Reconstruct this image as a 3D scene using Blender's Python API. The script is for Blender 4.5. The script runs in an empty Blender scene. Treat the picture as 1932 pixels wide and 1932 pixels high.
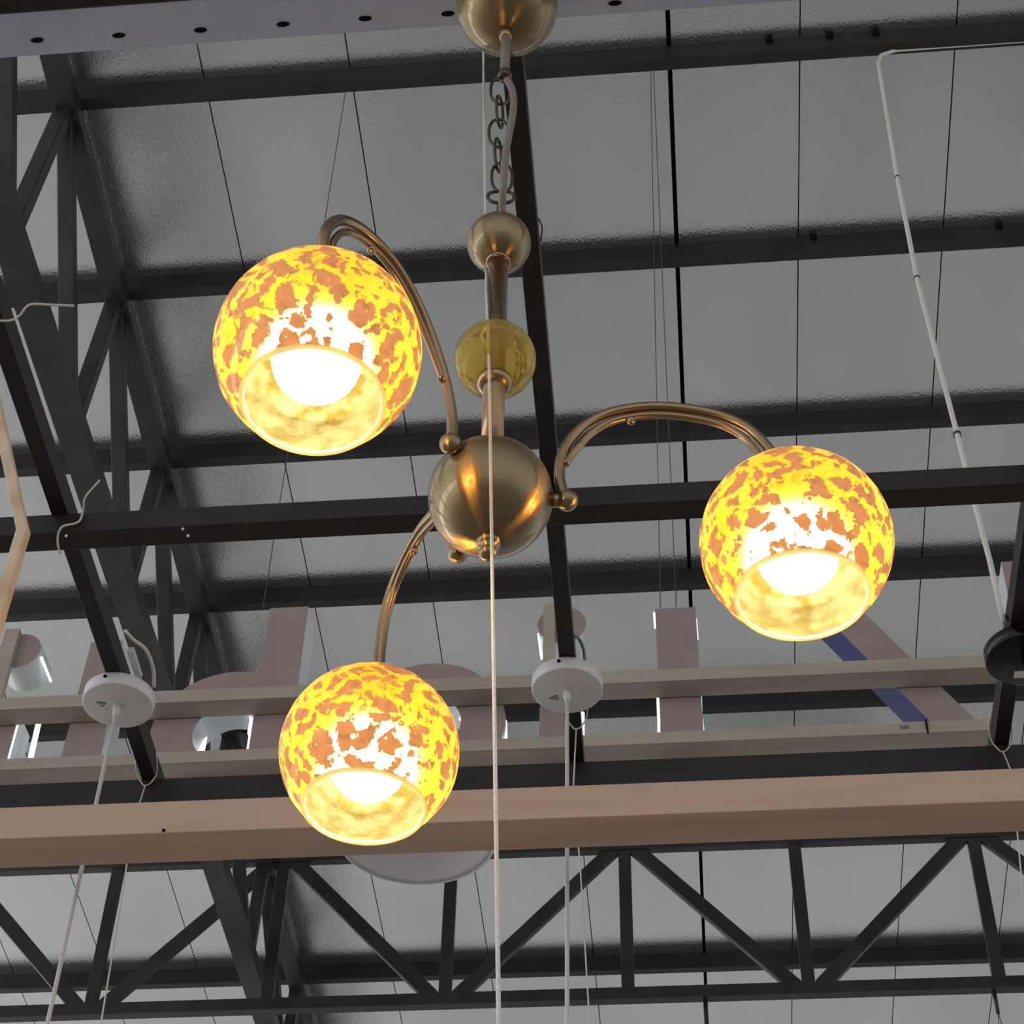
import bpy, bmesh, math, random
from mathutils import Vector, Matrix
random.seed(7)
SC = bpy.context.scene
COL = SC.collection

# ------------------------------------------------------------------ camera
CAMZ = 1.6
F = 3500.0
def _n(v): return v.normalized()
Vup = _n(Vector((104, 3466, -3500)))
Hx = Vector((44433, 2301, 3500)).normalized()
Hx = _n(Hx - Vup * Hx.dot(Vup))
Yf = Vup.cross(Hx)
R = Matrix((Hx, Yf, Vup))                     # camera axes -> world axes
cam_d = bpy.data.cameras.new('camera')
cam = bpy.data.objects.new('camera', cam_d); COL.objects.link(cam)
cam_d.sensor_width = 36; cam_d.sensor_fit = 'HORIZONTAL'; cam_d.lens = F / 1932 * 36
cam_d.clip_start = .05; cam_d.clip_end = 300
cam.matrix_world = Matrix.Translation((0, 0, CAMZ)) @ R.to_4x4()
SC.camera = cam

def P(u, v, X=None, Y=None, Z=None, d=None):
    """world point seen at photo pixel (u,v), on a real plane of the building"""
    r = R @ Vector(((u - 966) / F, (966 - v) / F, -1.0))
    if d is not None: t = d
    elif X is not None: t = X / r.x
    elif Y is not None: t = Y / r.y
    else: t = (Z - CAMZ) / r.z
    return r * t + Vector((0, 0, CAMZ))

# ------------------------------------------------------------------ world, light, exposure
w = bpy.data.worlds.new('daylight'); SC.world = w; w.use_nodes = True
bg = w.node_tree.nodes['Background']
bg.inputs[0].default_value = (.92, .965, 1.0, 1); bg.inputs[1].default_value = .92
SC.view_settings.view_transform = 'Standard'
SC.view_settings.look = 'None'
SC.view_settings.gamma = 1
SC.view_settings.use_curve_mapping = False
SC.view_settings.exposure = 0.0

# ------------------------------------------------------------------ materials
def mat(name, col, rough=.5, metal=0, spec=.5, **k):
    m = bpy.data.materials.new(name); m.use_nodes = True
    nt = m.node_tree; b = nt.nodes['Principled BSDF']
    b.inputs['Base Color'].default_value = (*col, 1)
    b.inputs['Roughness'].default_value = rough
    b.inputs['Metallic'].default_value = metal
    b.inputs['Specular IOR Level'].default_value = spec
    for kk, vv in k.items():
        b.inputs[kk.replace('_', ' ')].default_value = vv
    return m
def noise_col(m, c1, c2, scale, detail=4, lo=.35, hi=.65, bump=0, bscale=None, stretch=(1, 1, 1)):
    nt = m.node_tree; N = nt.nodes; L = nt.links; b = N['Principled BSDF']
    tc = N.new('ShaderNodeTexCoord'); mp = N.new('ShaderNodeMapping')
    mp.inputs['Scale'].default_value = stretch
    L.new(tc.outputs['Object'], mp.inputs[0])
    n = N.new('ShaderNodeTexNoise'); n.inputs['Scale'].default_value = scale; n.inputs['Detail'].default_value = detail
    L.new(mp.outputs[0], n.inputs['Vector'])
    r = N.new('ShaderNodeValToRGB')
    r.color_ramp.elements[0].position = lo; r.color_ramp.elements[0].color = (*c1, 1)
    r.color_ramp.elements[1].position = hi; r.color_ramp.elements[1].color = (*c2, 1)
    L.new(n.outputs[0], r.inputs[0]); L.new(r.outputs[0], b.inputs['Base Color'])
    if bump:
        n2 = N.new('ShaderNodeTexNoise'); n2.inputs['Scale'].default_value = bscale or scale * 4
        n2.inputs['Detail'].default_value = 3
        L.new(mp.outputs[0], n2.inputs['Vector'])
        bp = N.new('ShaderNodeBump'); bp.inputs['Strength'].default_value = bump; bp.inputs['Distance'].default_value = .01
        L.new(n2.outputs[0], bp.inputs['Height']); L.new(bp.outputs[0], b.inputs['Normal'])
    return m

M = {}
M['foil'] = noise_col(mat('foil', (.6, .6, .6), .16, .95), (.60, .615, .615), (.72, .72, .71), .9, 6, .3, .7, .24, 110, (1, .45, 1))
M['gap'] = mat('dark_gap', (.004, .004, .004), .9, 0, .1)
M['steel'] = noise_col(mat('dark_steel', (.03, .028, .027), .5, 0, .35), (.014, .0115, .011), (.023, .019, .0175), 3)
M['truss'] = noise_col(mat('truss_paint', (.035, .034, .034), .42, 0, .4), (.016, .0142, .0135), (.026, .0235, .022), 4)
M['bar'] = noise_col(mat('brown_black_bar', (.03, .022, .02), .45, 0, .3), (.013, .0085, .008), (.02, .014, .0125), 12)
M['wood'] = noise_col(mat('pale_painted_wood', (.6, .47, .36), .6, 0, .3), (.49, .33, .235), (.57, .40, .295), 6, 5, .3, .7, .15, 60, (.3, 3, 3))
M['cream'] = noise_col(mat('cream_rail', (.5, .45, .37), .55, 0, .3), (.32, .265, .21), (.39, .325, .265), 5, 4, .3, .7, 0, None, (.4, 3, 3))
M['grey'] = noise_col(mat('grey_strip', (.42, .42, .48), .5), (.44, .47, .60), (.50, .53, .66), 9)
M['hole'] = mat('hole_dark', (.005, .005, .006), .8, 0, .1)
M['white'] = mat('white_plastic', (.68, .63, .64), .35)
M['cordw'] = noise_col(mat('white_cord', (.62, .56, .5), .6), (.55, .49, .43), (.7, .64, .58), 300)
M['wire'] = mat('thin_wire', (.06, .06, .06), .5, .3)
M['print'] = mat('grey_print', (.12, .11, .11), .7)
M['black'] = mat('black_gloss', (.004, .004, .004), .15, 0, .35)
M['letter'] = noise_col(mat('letter_face', (.36, .27, .25), .6, 0, .25), (.28, .205, .185), (.31, .23, .21), 8)
M['blue'] = mat('letter_blue_side', (.014, .022, .105), .5, 0, .2)
M['rattan'] = noise_col(mat('pale_bent_wood', (.6, .45, .3), .5), (.5, .36, .23), (.68, .52, .37), 20)
M['floor'] = noise_col(mat('floor_tile', (.6, .58, .55), .6), (.5, .49, .47), (.62, .6, .57), .8)
def emis(m, col, st):
    b = m.node_tree.nodes['Principled BSDF']
    b.inputs['Emission Color'].default_value = (*col, 1); b.inputs['Emission Strength'].default_value = st
    return m
M['acryl'] = emis(mat('acrylic_added_glow', (.55, .55, .56), .3), (.85, .95, 1.0), .03)  # faint emission put in for light passing through translucent plastic
M['glow'] = emis(mat('blue_glint', (.8, .84, .95), .3), (.62, .72, 1.0), 1.3)  # emission imitates bluish glints along the letter edges
M['glow_white'] = emis(mat('white_glint', (.8, .84, .9), .3), (.9, 1.0, 1.0), 1.2)  # emission imitates white glints on the letter edges
M['bulb'] = emis(mat('bulb', (1, 1, 1), .4), (1.0, .78, .48), 85)

def brass(name, aniso, col=(.25, .18, .09), rough=.27):
    m = mat(name, col, rough, 1)
    nt = m.node_tree; b = nt.nodes['Principled BSDF']
    b.inputs['Coat Weight'].default_value = .5; b.inputs['Coat Roughness'].default_value = .05
    if aniso:
        b.inputs['Anisotropic'].default_value = aniso
        t = nt.nodes.new('ShaderNodeTangent'); t.direction_type = 'RADIAL'; t.axis = 'Z'
        nt.links.new(t.outputs[0], b.inputs['Tangent']); b.inputs['Anisotropic Rotation'].default_value = .25
    return m
M['brass'] = brass('brushed_brass', 1.0)
M['brass_arm'] = brass('brass_tube', 0, (.28, .175, .085), .3)
M['brass_dark'] = brass('dark_brass_chain', 0, (.06, .04, .03), .4)
M['flex'] = mat('brown_flex', (.20, .155, .12), .5)

def shade_mat():
    m = bpy.data.materials.new('mottled_amber_glass'); m.use_nodes = True
    nt = m.node_tree; N = nt.nodes; L = nt.links
    for n in list(N): N.remove(n)
    out = N.new('ShaderNodeOutputMaterial')
    tc = N.new('ShaderNodeTexCoord')
    # blotchy amber flecks on clouded glass
    nz = N.new('ShaderNodeTexNoise'); nz.inputs['Scale'].default_value = 28; nz.inputs['Detail'].default_value = 3
    L.new(tc.outputs['Object'], nz.inputs['Vector'])
    sub = N.new('ShaderNodeVectorMath'); sub.operation = 'SCALE'; sub.inputs['Scale'].default_value = .05
    L.new(nz.outputs['Color'], sub.inputs[0])
    add = N.new('ShaderNodeVectorMath'); add.operation = 'ADD'
    L.new(tc.outputs['Object'], add.inputs[0]); L.new(sub.outputs[0], add.inputs[1])
    vo = N.new('ShaderNodeTexVoronoi'); vo.feature = 'DISTANCE_TO_EDGE'; vo.inputs['Scale'].default_value = 32
    L.new(add.outputs[0], vo.inputs['Vector'])
    n2 = N.new('ShaderNodeTexNoise'); n2.inputs['Scale'].default_value = 60; n2.inputs['Detail'].default_value = 4
    n2.inputs['Roughness'].default_value = .65
    L.new(tc.outputs['Object'], n2.inputs['Vector'])
    # mask = smooth( voronoi edge distance + noise )
    mm = N.new('ShaderNodeMath'); mm.operation = 'MULTIPLY_ADD'
    L.new(n2.outputs[0], mm.inputs[0]); mm.inputs[1].default_value = 1.15
    L.new(vo.outputs['Distance'], mm.inputs[2])
    rp = N.new('ShaderNodeValToRGB')
    e = rp.color_ramp.elements
    e[0].position = .685; e[0].color = (1, 1, 1, 1)
    e[1].position = .73; e[1].color = (0, 0, 0, 1)
    L.new(mm.outputs[0], rp.inputs[0])
    rp.name = 'mask'
    # fine dark cracks
    v2 = N.new('ShaderNodeTexVoronoi'); v2.feature = 'DISTANCE_TO_EDGE'; v2.inputs['Scale'].default_value = 75
    L.new(add.outputs[0], v2.inputs['Vector'])
    r2 = N.new('ShaderNodeValToRGB'); r2.color_ramp.elements[0].position = .0; r2.color_ramp.elements[0].color = (.45, .45, .45, 1)
    r2.color_ramp.elements[1].position = .07; r2.color_ramp.elements[1].color = (1, 1, 1, 1)
    L.new(v2.outputs['Distance'], r2.inputs[0])
    tcol = N.new('ShaderNodeMixRGB')
    tcol.inputs[1].default_value = (.070, .031, .013, 1)       # clouded patches
    tcol.inputs[2].default_value = (.58, .21, .006, 1)         # amber flecks
    L.new(rp.outputs[0], tcol.inputs[0])
    mul = N.new('ShaderNodeMixRGB'); mul.blend_type = 'MULTIPLY'; mul.inputs[0].default_value = 1
    L.new(tcol.outputs[0], mul.inputs[1]); L.new(r2.outputs[0], mul.inputs[2])
    r4 = N.new('ShaderNodeValToRGB'); r4.color_ramp.elements[0].position = .685; r4.color_ramp.elements[0].color = (1, 1, 1, 1)
    r4.color_ramp.elements[1].position = .75; r4.color_ramp.elements[1].color = (1, 1, 1, 1)
    q4 = r4.color_ramp.elements.new(.715); q4.color = (.42, .42, .42, 1)
    L.new(mm.outputs[0], r4.inputs[0])
    mul4 = N.new('ShaderNodeMixRGB'); mul4.blend_type = 'MULTIPLY'; mul4.inputs[0].default_value = 1
    L.new(mul.outputs[0], mul4.inputs[1]); L.new(r4.outputs[0], mul4.inputs[2])
    tr = N.new('ShaderNodeBsdfTranslucent'); L.new(mul4.outputs[0], tr.inputs[0])
    # reflected side: patches pinkish brown outside, pale yellow inside
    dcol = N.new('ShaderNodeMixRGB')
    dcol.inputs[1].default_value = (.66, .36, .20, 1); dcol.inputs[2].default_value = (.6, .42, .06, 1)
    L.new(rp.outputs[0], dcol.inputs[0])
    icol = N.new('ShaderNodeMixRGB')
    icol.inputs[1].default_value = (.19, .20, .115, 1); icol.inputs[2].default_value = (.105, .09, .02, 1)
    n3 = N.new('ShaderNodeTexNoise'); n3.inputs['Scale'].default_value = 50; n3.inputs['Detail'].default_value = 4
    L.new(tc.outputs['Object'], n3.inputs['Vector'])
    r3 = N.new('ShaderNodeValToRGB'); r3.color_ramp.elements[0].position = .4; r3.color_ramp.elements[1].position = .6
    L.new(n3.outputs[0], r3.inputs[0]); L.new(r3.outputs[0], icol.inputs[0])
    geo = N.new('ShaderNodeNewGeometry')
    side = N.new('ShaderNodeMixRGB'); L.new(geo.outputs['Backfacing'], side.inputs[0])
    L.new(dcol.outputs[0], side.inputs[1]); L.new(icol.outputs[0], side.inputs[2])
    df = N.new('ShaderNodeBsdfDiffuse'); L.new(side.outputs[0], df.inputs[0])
    mix = N.new('ShaderNodeMixShader'); mix.inputs[0].default_value = .5
    rf = N.new('ShaderNodeBsdfRefraction'); rf.inputs['Roughness'].default_value = .62; rf.inputs['IOR'].default_value = 1.22
    rf.inputs[0].default_value = (1.0, .82, .36, 1)
    mf = N.new('ShaderNodeMath'); mf.operation = 'MULTIPLY'; mf.inputs[1].default_value = .5
    L.new(rp.outputs[0], mf.inputs[0])
    mr = N.new('ShaderNodeMixShader'); L.new(mf.outputs[0], mr.inputs[0])
    L.new(tr.outputs[0], mr.inputs[1]); L.new(rf.outputs[0], mr.inputs[2])
    L.new(df.outputs[0], mix.inputs[1]); L.new(mr.outputs[0], mix.inputs[2])
    gl = N.new('ShaderNodeBsdfGlossy'); gl.inputs['Roughness'].default_value = .12
    fr = N.new('ShaderNodeFresnel'); fr.inputs[0].default_value = 1.45
    fm = N.new('ShaderNodeMath'); fm.operation = 'MULTIPLY'; fm.inputs[1].default_value = .5
    L.new(fr.outputs[0], fm.inputs[0])
    mix2 = N.new('ShaderNodeMixShader'); L.new(fm.outputs[0], mix2.inputs[0])
    L.new(mix.outputs[0], mix2.inputs[1]); L.new(gl.outputs[0], mix2.inputs[2])
    L.new(mix2.outputs[0], out.inputs[0])
    return m
M['shade'] = shade_mat()
def rim_mat():
    m = bpy.data.materials.new('glass_rim'); m.use_nodes = True
    nt = m.node_tree; N = nt.nodes; L = nt.links
    for n in list(N): N.remove(n)
    out = N.new('ShaderNodeOutputMaterial'); mix = N.new('ShaderNodeMixShader')
    tr = N.new('ShaderNodeBsdfTranslucent'); tr.inputs[0].default_value = (.95, .85, .55, 1)
    df = N.new('ShaderNodeBsdfDiffuse'); df.inputs[0].default_value = (.7, .62, .4, 1)
    L.new(tr.outputs[0], mix.inputs[1]); L.new(df.outputs[0], mix.inputs[2]); L.new(mix.outputs[0], out.inputs[0])
    return m
M['rim'] = rim_mat()
def glassball():
    m = mat('yellow_seeded_glass', (.96, .80, .32), .05)
    nt = m.node_tree; N = nt.nodes; L = nt.links; b = N['Principled BSDF']
    b.inputs['Transmission Weight'].default_value = .9
    b.inputs['IOR'].default_value = 1.14
    n = N.new('ShaderNodeTexVoronoi'); n.inputs['Scale'].default_value = 90
    tc = N.new('ShaderNodeTexCoord'); L.new(tc.outputs['Object'], n.inputs['Vector'])
    bp = N.new('ShaderNodeBump'); bp.inputs['Strength'].default_value = .25; bp.inputs['Distance'].default_value = .002
    L.new(n.outputs[0], bp.inputs['Height']); L.new(bp.outputs[0], b.inputs['Normal'])
    return m
M['glassball'] = glassball()

# ------------------------------------------------------------------ mesh helpers
def build(name, bm, m, parent=None, smooth=False, loc=None):
    me = bpy.data.meshes.new(name)
    bmesh.ops.recalc_face_normals(bm, faces=bm.faces[:])
    if loc is not None:
        bmesh.ops.translate(bm, verts=bm.verts[:], vec=-Vector(loc))
    bm.to_mesh(me); bm.free()
    for mm in (m if isinstance(m, list) else [m]): me.materials.append(mm)
    if smooth:
        for p in me.polygons: p.use_smooth = True
    o = bpy.data.objects.new(name, me); COL.objects.link(o)
    if loc is not None: o.location = Vector(loc)
    if parent is not None:
        o.parent = parent
        if loc is not None: o.location = Vector(loc) - wloc(parent)
        else: o.location = -wloc(parent)
    return o
def wloc(o):
    v = Vector(o.location)
    while o.parent: o = o.parent; v += Vector(o.location)
    return v
def thing(name, label, cat, loc=(0, 0, 0), group=None):
    o = bpy.data.objects.new(name, None); COL.objects.link(o); o.location = loc
    o.empty_display_size = .05
    return tag(o, label, cat, group)
def tag(o, label, cat, group=None):
    o['label'] = label; o['category'] = cat
    if group: o['group'] = group
    return o
def struct(o): o['kind'] = 'structure'; return o

def box(bm, x0, x1, y0, y1, z0, z1, bev=0):
    vs = [bm.verts.new((x, y, z)) for z in (z0, z1) for y in (y0, y1) for x in (x0, x1)]
    fs = [bm.faces.new([vs[i] for i in q]) for q in ((0, 1, 3, 2), (4, 6, 7, 5), (0, 4, 5, 1), (2, 3, 7, 6), (0, 2, 6, 4), (1, 5, 7, 3))]
    if bev:
        es = list({e for f in fs for e in f.edges})
        bmesh.ops.bevel(bm, geom=es, offset=bev, segments=2, affect='EDGES', profile=.5)
def beam(bm, a, b, wd, ht, up=(0, 0, 1), bev=0):
    """box bar from a to b; wd across, ht along 'up'"""
    a = Vector(a); b = Vector(b); d = (b - a).normalized(); up = Vector(up)
    s = d.cross(up).normalized(); t = s.cross(d).normalized()
    vs = []
    for p in (a, b):
        for i, j in ((-1, -1), (1, -1), (1, 1), (-1, 1)):
            vs.append(bm.verts.new(p + s * (i * wd / 2) + t * (j * ht / 2)))
    fs = [bm.faces.new([vs[i] for i in q]) for q in ((0, 1, 2, 3), (7, 6, 5, 4), (0, 4, 5, 1), (1, 5, 6, 2), (2, 6, 7, 3), (3, 7, 4, 0))]
    if bev:
        es = list({e for f in fs for e in f.edges})
        bmesh.ops.bevel(bm, geom=es, offset=bev, segments=2, affect='EDGES', profile=.5)
def tube(bm, pts, r, seg=10, cap=True, closed=False):
    pts = [Vector(p) for p in pts]; n = len(pts)
    rr = r if isinstance(r, (list, tuple)) else [r] * n
    rings = []; prev = None
    for i, p in enumerate(pts):
        if closed: d = pts[(i + 1) % n] - pts[i - 1]
        else: d = pts[min(i + 1, n - 1)] - pts[max(i - 1, 0)]
        d.normalize()
        if prev is None:
            a = Vector((0, 0, 1)) if abs(d.z) < .9 else Vector((1, 0, 0))
            s = d.cross(a).normalized()
        else:
            s = (prev - d * prev.dot(d)).normalized()
        prev = s; t = d.cross(s)
        rings.append([bm.verts.new(p + (s * math.cos(k * 2 * math.pi / seg) + t * math.sin(k * 2 * math.pi / seg)) * rr[i]) for k in range(seg)])
    m_ = n if closed else n - 1
    for i in range(m_):
        A = rings[i]; B = rings[(i + 1) % n]
        for k in range(seg):
            bm.faces.new((A[k], A[(k + 1) % seg], B[(k + 1) % seg], B[k]))
    if cap and not closed:
        bm.faces.new(rings[0][::-1]); bm.faces.new(rings[-1])
def lathe(bm, prof, c, seg=48, caps=True):
    """prof: list of (r, z) around vertical axis through c"""
    c = Vector(c); rings = []
    for r, z in prof:
        if r < 1e-6: rings.append([bm.verts.new(c + Vector((0, 0, z)))])
        else: rings.append([bm.verts.new(c + Vector((r * math.cos(k * 2 * math.pi / seg), r * math.sin(k * 2 * math.pi / seg), z))) for k in range(seg)])
    for A, B in zip(rings, rings[1:]):
        for k in range(seg):
            k2 = (k + 1) % seg
            if len(A) == 1 and len(B) == 1: continue
            if len(A) == 1: bm.faces.new((A[0], B[k2], B[k]))
            elif len(B) == 1: bm.faces.new((A[k], A[k2], B[0]))
            else: bm.faces.new((A[k], A[k2], B[k2], B[k]))
def sph(r, n=24, a0=0, a1=180, z=0):
    """profile from top angle a0 to a1 (degrees from +z)"""
    return [(r * math.sin(math.radians(a0 + (a1 - a0) * i / n)), z + r * math.cos(math.radians(a0 + (a1 - a0) * i / n))) for i in range(n + 1)]
def fixp(p): return [(0 if r < 1e-5 else r, z) for r, z in p]
def catmull(pts, n=8):
    pts = [Vector(p) for p in pts]; out = []
    q = [2 * pts[0] - pts[1]] + pts + [2 * pts[-1] - pts[-2]]
    for i in range(1, len(q) - 2):
        for k in range(n):
            t = k / n; a, b, c, d = q[i - 1:i + 3]
            out.append(.5 * ((2 * b) + (c - a) * t + (2 * a - 5 * b + 4 * c - d) * t * t + (3 * b - a - 3 * c + d) * t ** 3))
    out.append(pts[-1]); return out

# ------------------------------------------------------------------ roof (ceiling) and floor
ROOFH, SL = 9.75 + CAMZ, .10
def roofz(y): return ROOFH - SL * y
Y0, Y1 = -14.0, 19.0
seams = [-15, -14.1, -13.2, -12.3, -11.4, -10.6, -9.8, -8.9, -8.1, -7.3, -6.5, -5.7, -4.9, -4.1, -3.28, -2.46, -1.62, -.74, .18, .905, 1.76, 2.58, 3.4, 4.25, 5.1, 5.9, 6.8, 7.6, 8.5, 9.4, 10.2, 11.1, 12, 12.9, 13.8, 14.6]
bm = bmesh.new()
for a, b in zip(seams, seams[1:]):
    g = .007
    gl = .026 if abs(a - .18) < .01 else g
    x0, x1 = a + gl / 2, b - (.026 if abs(b - .18) < .01 else g) / 2
    vs = [bm.verts.new(p) for p in ((x0, Y0, roofz(Y0)), (x1, Y0, roofz(Y0)), (x1, Y1, roofz(Y1)), (x0, Y1, roofz(Y1)))]
    vt = [bm.verts.new(v.co + Vector((0, 0, .012))) for v in vs]
    bm.faces.new(vs[::-1]); bm.faces.new(vt)
    for i in range(4): bm.faces.new((vs[i], vs[(i + 1) % 4], vt[(i + 1) % 4], vt[i]))
ceil = struct(build('ceiling', bm, M['foil']))
bm = bmesh.new()
vs = [bm.verts.new(p) for p in ((-15.2, Y0 - .1, roofz(Y0) + .03), (15.2, Y0 - .1, roofz(Y0) + .03), (15.2, Y1 + .1, roofz(Y1) + .03), (-15.2, Y1 + .1, roofz(Y1) + .03))]
vt = [bm.verts.new(v.co + Vector((0, 0, .08))) for v in vs]
bm.faces.new(vs[::-1]); bm.faces.new(vt)
for i in range(4): bm.faces.new((vs[i], vs[(i + 1) % 4], vt[(i + 1) % 4], vt[i]))
build('roof_deck', bm, M['gap'], ceil)
bm = bmesh.new(); box(bm, -22, 22, -16, 34, -.1, 0)
struct(build('floor', bm, M['floor']))

bm = bmesh.new(); box(bm, -7, 7, -9, 8, 0, .012)  # unseen dark patch added so the brass balls reflect something darker
struct(build('floor', bm, noise_col(mat('added_dark_floor', (.1, .08, .07), .7), (.26, .235, .22), (.34, .31, .29), 1.2)))
bm = bmesh.new(); box(bm, -22, 22, 34, 34.2, 0, 8)
struct(build('wall_back', bm, mat('wall_paint', (.35, .345, .34), .8)))
# left wall with a long strip of daylight windows
bm = bmesh.new(); box(bm, -19.2, -19, -16, 34, 0, 1.6); box(bm, -19.2, -19, -16, 34, 5.2, 8)
for k in range(9): box(bm, -19.2, -19, -16 + k * 6.2, -15.6 + k * 6.2, 1.6, 5.2)
struct(build('wall_left', bm, mat('wall_paint_left', (.35, .345, .34), .8)))
bm = bmesh.new(); box(bm, -19.12, -19.1, -16, 34, 1.6, 5.2)
struct(build('window_1', bm, emis(mat('bright_window', (.8, .8, .8), .3), (.93, .97, 1), 5.0)))
# ------------------------------------------------------------------ roof purlins
def purlin_y(u, v, drop=.14, far=.065):
    r = P(u, v, d=1) - Vector((0, 0, CAMZ))
    t = (ROOFH - CAMZ - drop) / (r.z + SL * r.y)
    return r.y * t
ords = ['first purlin, just below the grey slotted strip at the top', 'second purlin, crossing behind the upper small brass ball',
        'third purlin, crossing behind the ball where the arms meet', 'fourth purlin, behind the tops of the sign letters',
        'fifth purlin, seen between the two cream sign rails', 'purlin mostly hidden behind the pale wooden beam',
        'lowest visible purlin, seen through the far truss just above its bottom chord']
pv = [(1290, 131), (1290, 505), (1290, 834), (1290, 1115), (1290, 1350), (1300, 1600), (1300, 1836)]
PY = []
for i, (u, v) in enumerate(pv):
    y = purlin_y(u, v)            # far edge of the bottom flange
    PY.append(y)
    wy, fl, h = y - .068, .068, .14
    bm = bmesh.new()
    zt = roofz(wy) - .002; zb = zt - h
    box(bm, -14, 14, wy, wy + .006, zb, zt)
    box(bm, -14, 14, wy + .006, y, zb, zb + .006)
    box(bm, -14, 14, y - .006, y, zb + .006, zb + .022)
    box(bm, -14, 14, wy - .004, wy, zb, zb + .03)       # rolled lip on the web
    o = build('roof_purlin', bm, M['steel'], None, loc=(0, wy, zb))
    tag(o, 'dark steel ' + ords[i], 'beam', 'roof purlins under the foil ceiling')
    for uu in {0: (1452, 1570, 1660), 1: (1537, 1900)}.get(i, ()):
        bx = P(uu, v, Y=wy).x
        bm = bmesh.new(); box(bm, bx, bx + .04, wy - .02, wy - .004, zb + .09, zb + .135, .004)
        build('cleat', bm, M['hole'], o)

# ------------------------------------------------------------------ left roof truss (runs away from the viewer)
TX = -3.15
def pb(y): return roofz(y) - .14              # underside of purlins
tr = thing('roof_truss', 'dark steel roof truss on the left running away from the viewer', 'truss', (TX, 5.4, 9), 'roof trusses')
bm = bmesh.new()
beam(bm, (TX - .07, 2.5, pb(2.5) - .055), (TX - .07, 18, pb(18) - .055), .13, .10)
build('top_chord', bm, M['truss'], tr)
def bz(y): return 7.69 + CAMZ - .036 * (y - 4.5)
bm = bmesh.new()
beam(bm, (TX - .085, 2.5, bz(2.5)), (TX - .085, 18, bz(18)), .15, .11)
box(bm, TX - .012, TX - .004, 2.5, 2.6, bz(2.5), bz(2.5) + .02)
build('bottom_chord', bm, M['truss'], tr)
ys = [PY[0] - 1.28] + PY + [PY[-1] + 1.5]
for k, y in enumerate(ys):
    bm = bmesh.new(); yy = y - .05
    beam(bm, (TX - .09, yy - .1, bz(yy)), (TX - .09, yy, pb(yy) - .05), .09, .075, (0, 1, 0), .006)
    build('web_post', bm, M['truss'], tr)
    if k + 1 < len(ys):
        y2 = ys[k + 1] - .12
        bm = bmesh.new()
        beam(bm, (TX - .09, yy + .04, pb(yy) - .06), (TX - .09, y2 - .08, bz(y2)), .09, .075, (0, 0, 1), .006)
        build('web_diagonal', bm, M['truss'], tr)

# ------------------------------------------------------------------ far transverse truss
YT = 11.95
tr = thing('roof_truss', 'dark steel truss crossing the view below the pale wooden beam', 'truss', (0, YT, 8.8), 'roof trusses')
zb_ = P(966, 1885, Y=YT).z
zt_ = pb(YT) - .02
bm = bmesh.new(); beam(bm, (-13, YT, zb_), (13, YT, zb_), .07, .10)
beam(bm, (-13, YT - .04, zb_ - .04), (13, YT - .04, zb_ - .04), .01, .02)
build('bottom_chord', bm, M['truss'], tr)
bm = bmesh.new(); beam(bm, (-13, YT, zt_), (13, YT, zt_), .07, .10)
build('top_chord', bm, M['truss'], tr)
nx = [P(u, v, Y=YT).x for u, v in ((170, 1905), (500, 1912), (840, 1870), (1185, 1860), (1525, 1850), (1885, 1845))]
step = (nx[-1] - nx[0]) / 5
nx = [nx[0] - step] + nx + [nx[-1] + step]
for k, x in enumerate(nx):
    bm = bmesh.new(); beam(bm, (x, YT, zb_), (x, YT, zt_), .095, .05, (0, 1, 0), .005)
    build('web_post', bm, M['truss'], tr)
# diagonals : nodes 1,3,5 down-nodes are (170),(840),(1525): diagonals run from them up to the neighbours
dn = [1, 3, 5, 7]
for k in dn:
    for s in (-1, 1):
        if 0 <= k + s < len(nx):
            a = (nx[k] + s * .09, YT, zb_ + .03); b = (nx[k + s] - s * .08, YT, zt_ - .03)
            bm = bmesh.new(); beam(bm, a, b, .11, .05, (0, 1, 0), .005)
            build('web_diagonal', bm, M['truss'], tr)

# ------------------------------------------------------------------ display grid: cross beams and long bars
GZ = 2.55 + CAMZ
bm = bmesh.new(); box(bm, -4, 4, 1.378, 1.452, GZ - .006, GZ - .0005)
strip = build('slotted_strip', bm, M['grey'], None, loc=(0, 1.415, GZ - .006))
tag(strip, 'pale grey metal strip with dark oval holes, near the top edge', 'metal strip')
for hx, hv in ((70, 76), (224, 67), (378, 57), (534, 46), (689, 35), (845, 26), (1005, 16), (1160, 6)):
    c = P(hx, hv, Z=GZ - .007)
    bm = bmesh.new()
    lathe(bm, [(0, .0), (.0102, 0), (.0102, .002), (0, .002)], (0, 0, 0), 24)
    bmesh.ops.scale(bm, verts=bm.verts[:], vec=(1, .42, 1))
    bmesh.ops.translate(bm, verts=bm.verts[:], vec=(c.x, c.y, GZ - .0075))
    build('slot_hole', bm, M['hole'], strip)
bm = bmesh.new(); box(bm, -4, 4, 1.25, 1.377, GZ - .008, GZ + .04, .003)
o = build('cross_beam', bm, M['bar'], None, loc=(0, 1.31, GZ))
tag(o, 'dark beam carrying the chandelier, above the grey strip in the top left corner', 'beam', 'dark cross beams of the display grid')
bm = bmesh.new(); box(bm, -4, 4, 2.452, 2.502, GZ - .052, GZ - .001, .002)
o = build('cross_beam', bm, M['bar'], None, loc=(0, 2.47, GZ - .02))
tag(o, 'dark cross beam passing behind the ball where the chandelier arms meet', 'beam', 'dark cross beams of the display grid')
bm = bmesh.new(); box(bm, -.003, .003, 2.449, 2.452, GZ - .03, GZ - .024)
for u, v in ((345, 998), (355, 1011), (125, 1011)):
    c = P(u, v, Y=2.4515); bb = bmesh.new(); lathe(bb, fixp(sph(.003, 8)), (c.x, 2.4515, min(c.z, GZ - .006)), 12)
    build('screw', bb, M['white'], o, True)
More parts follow.
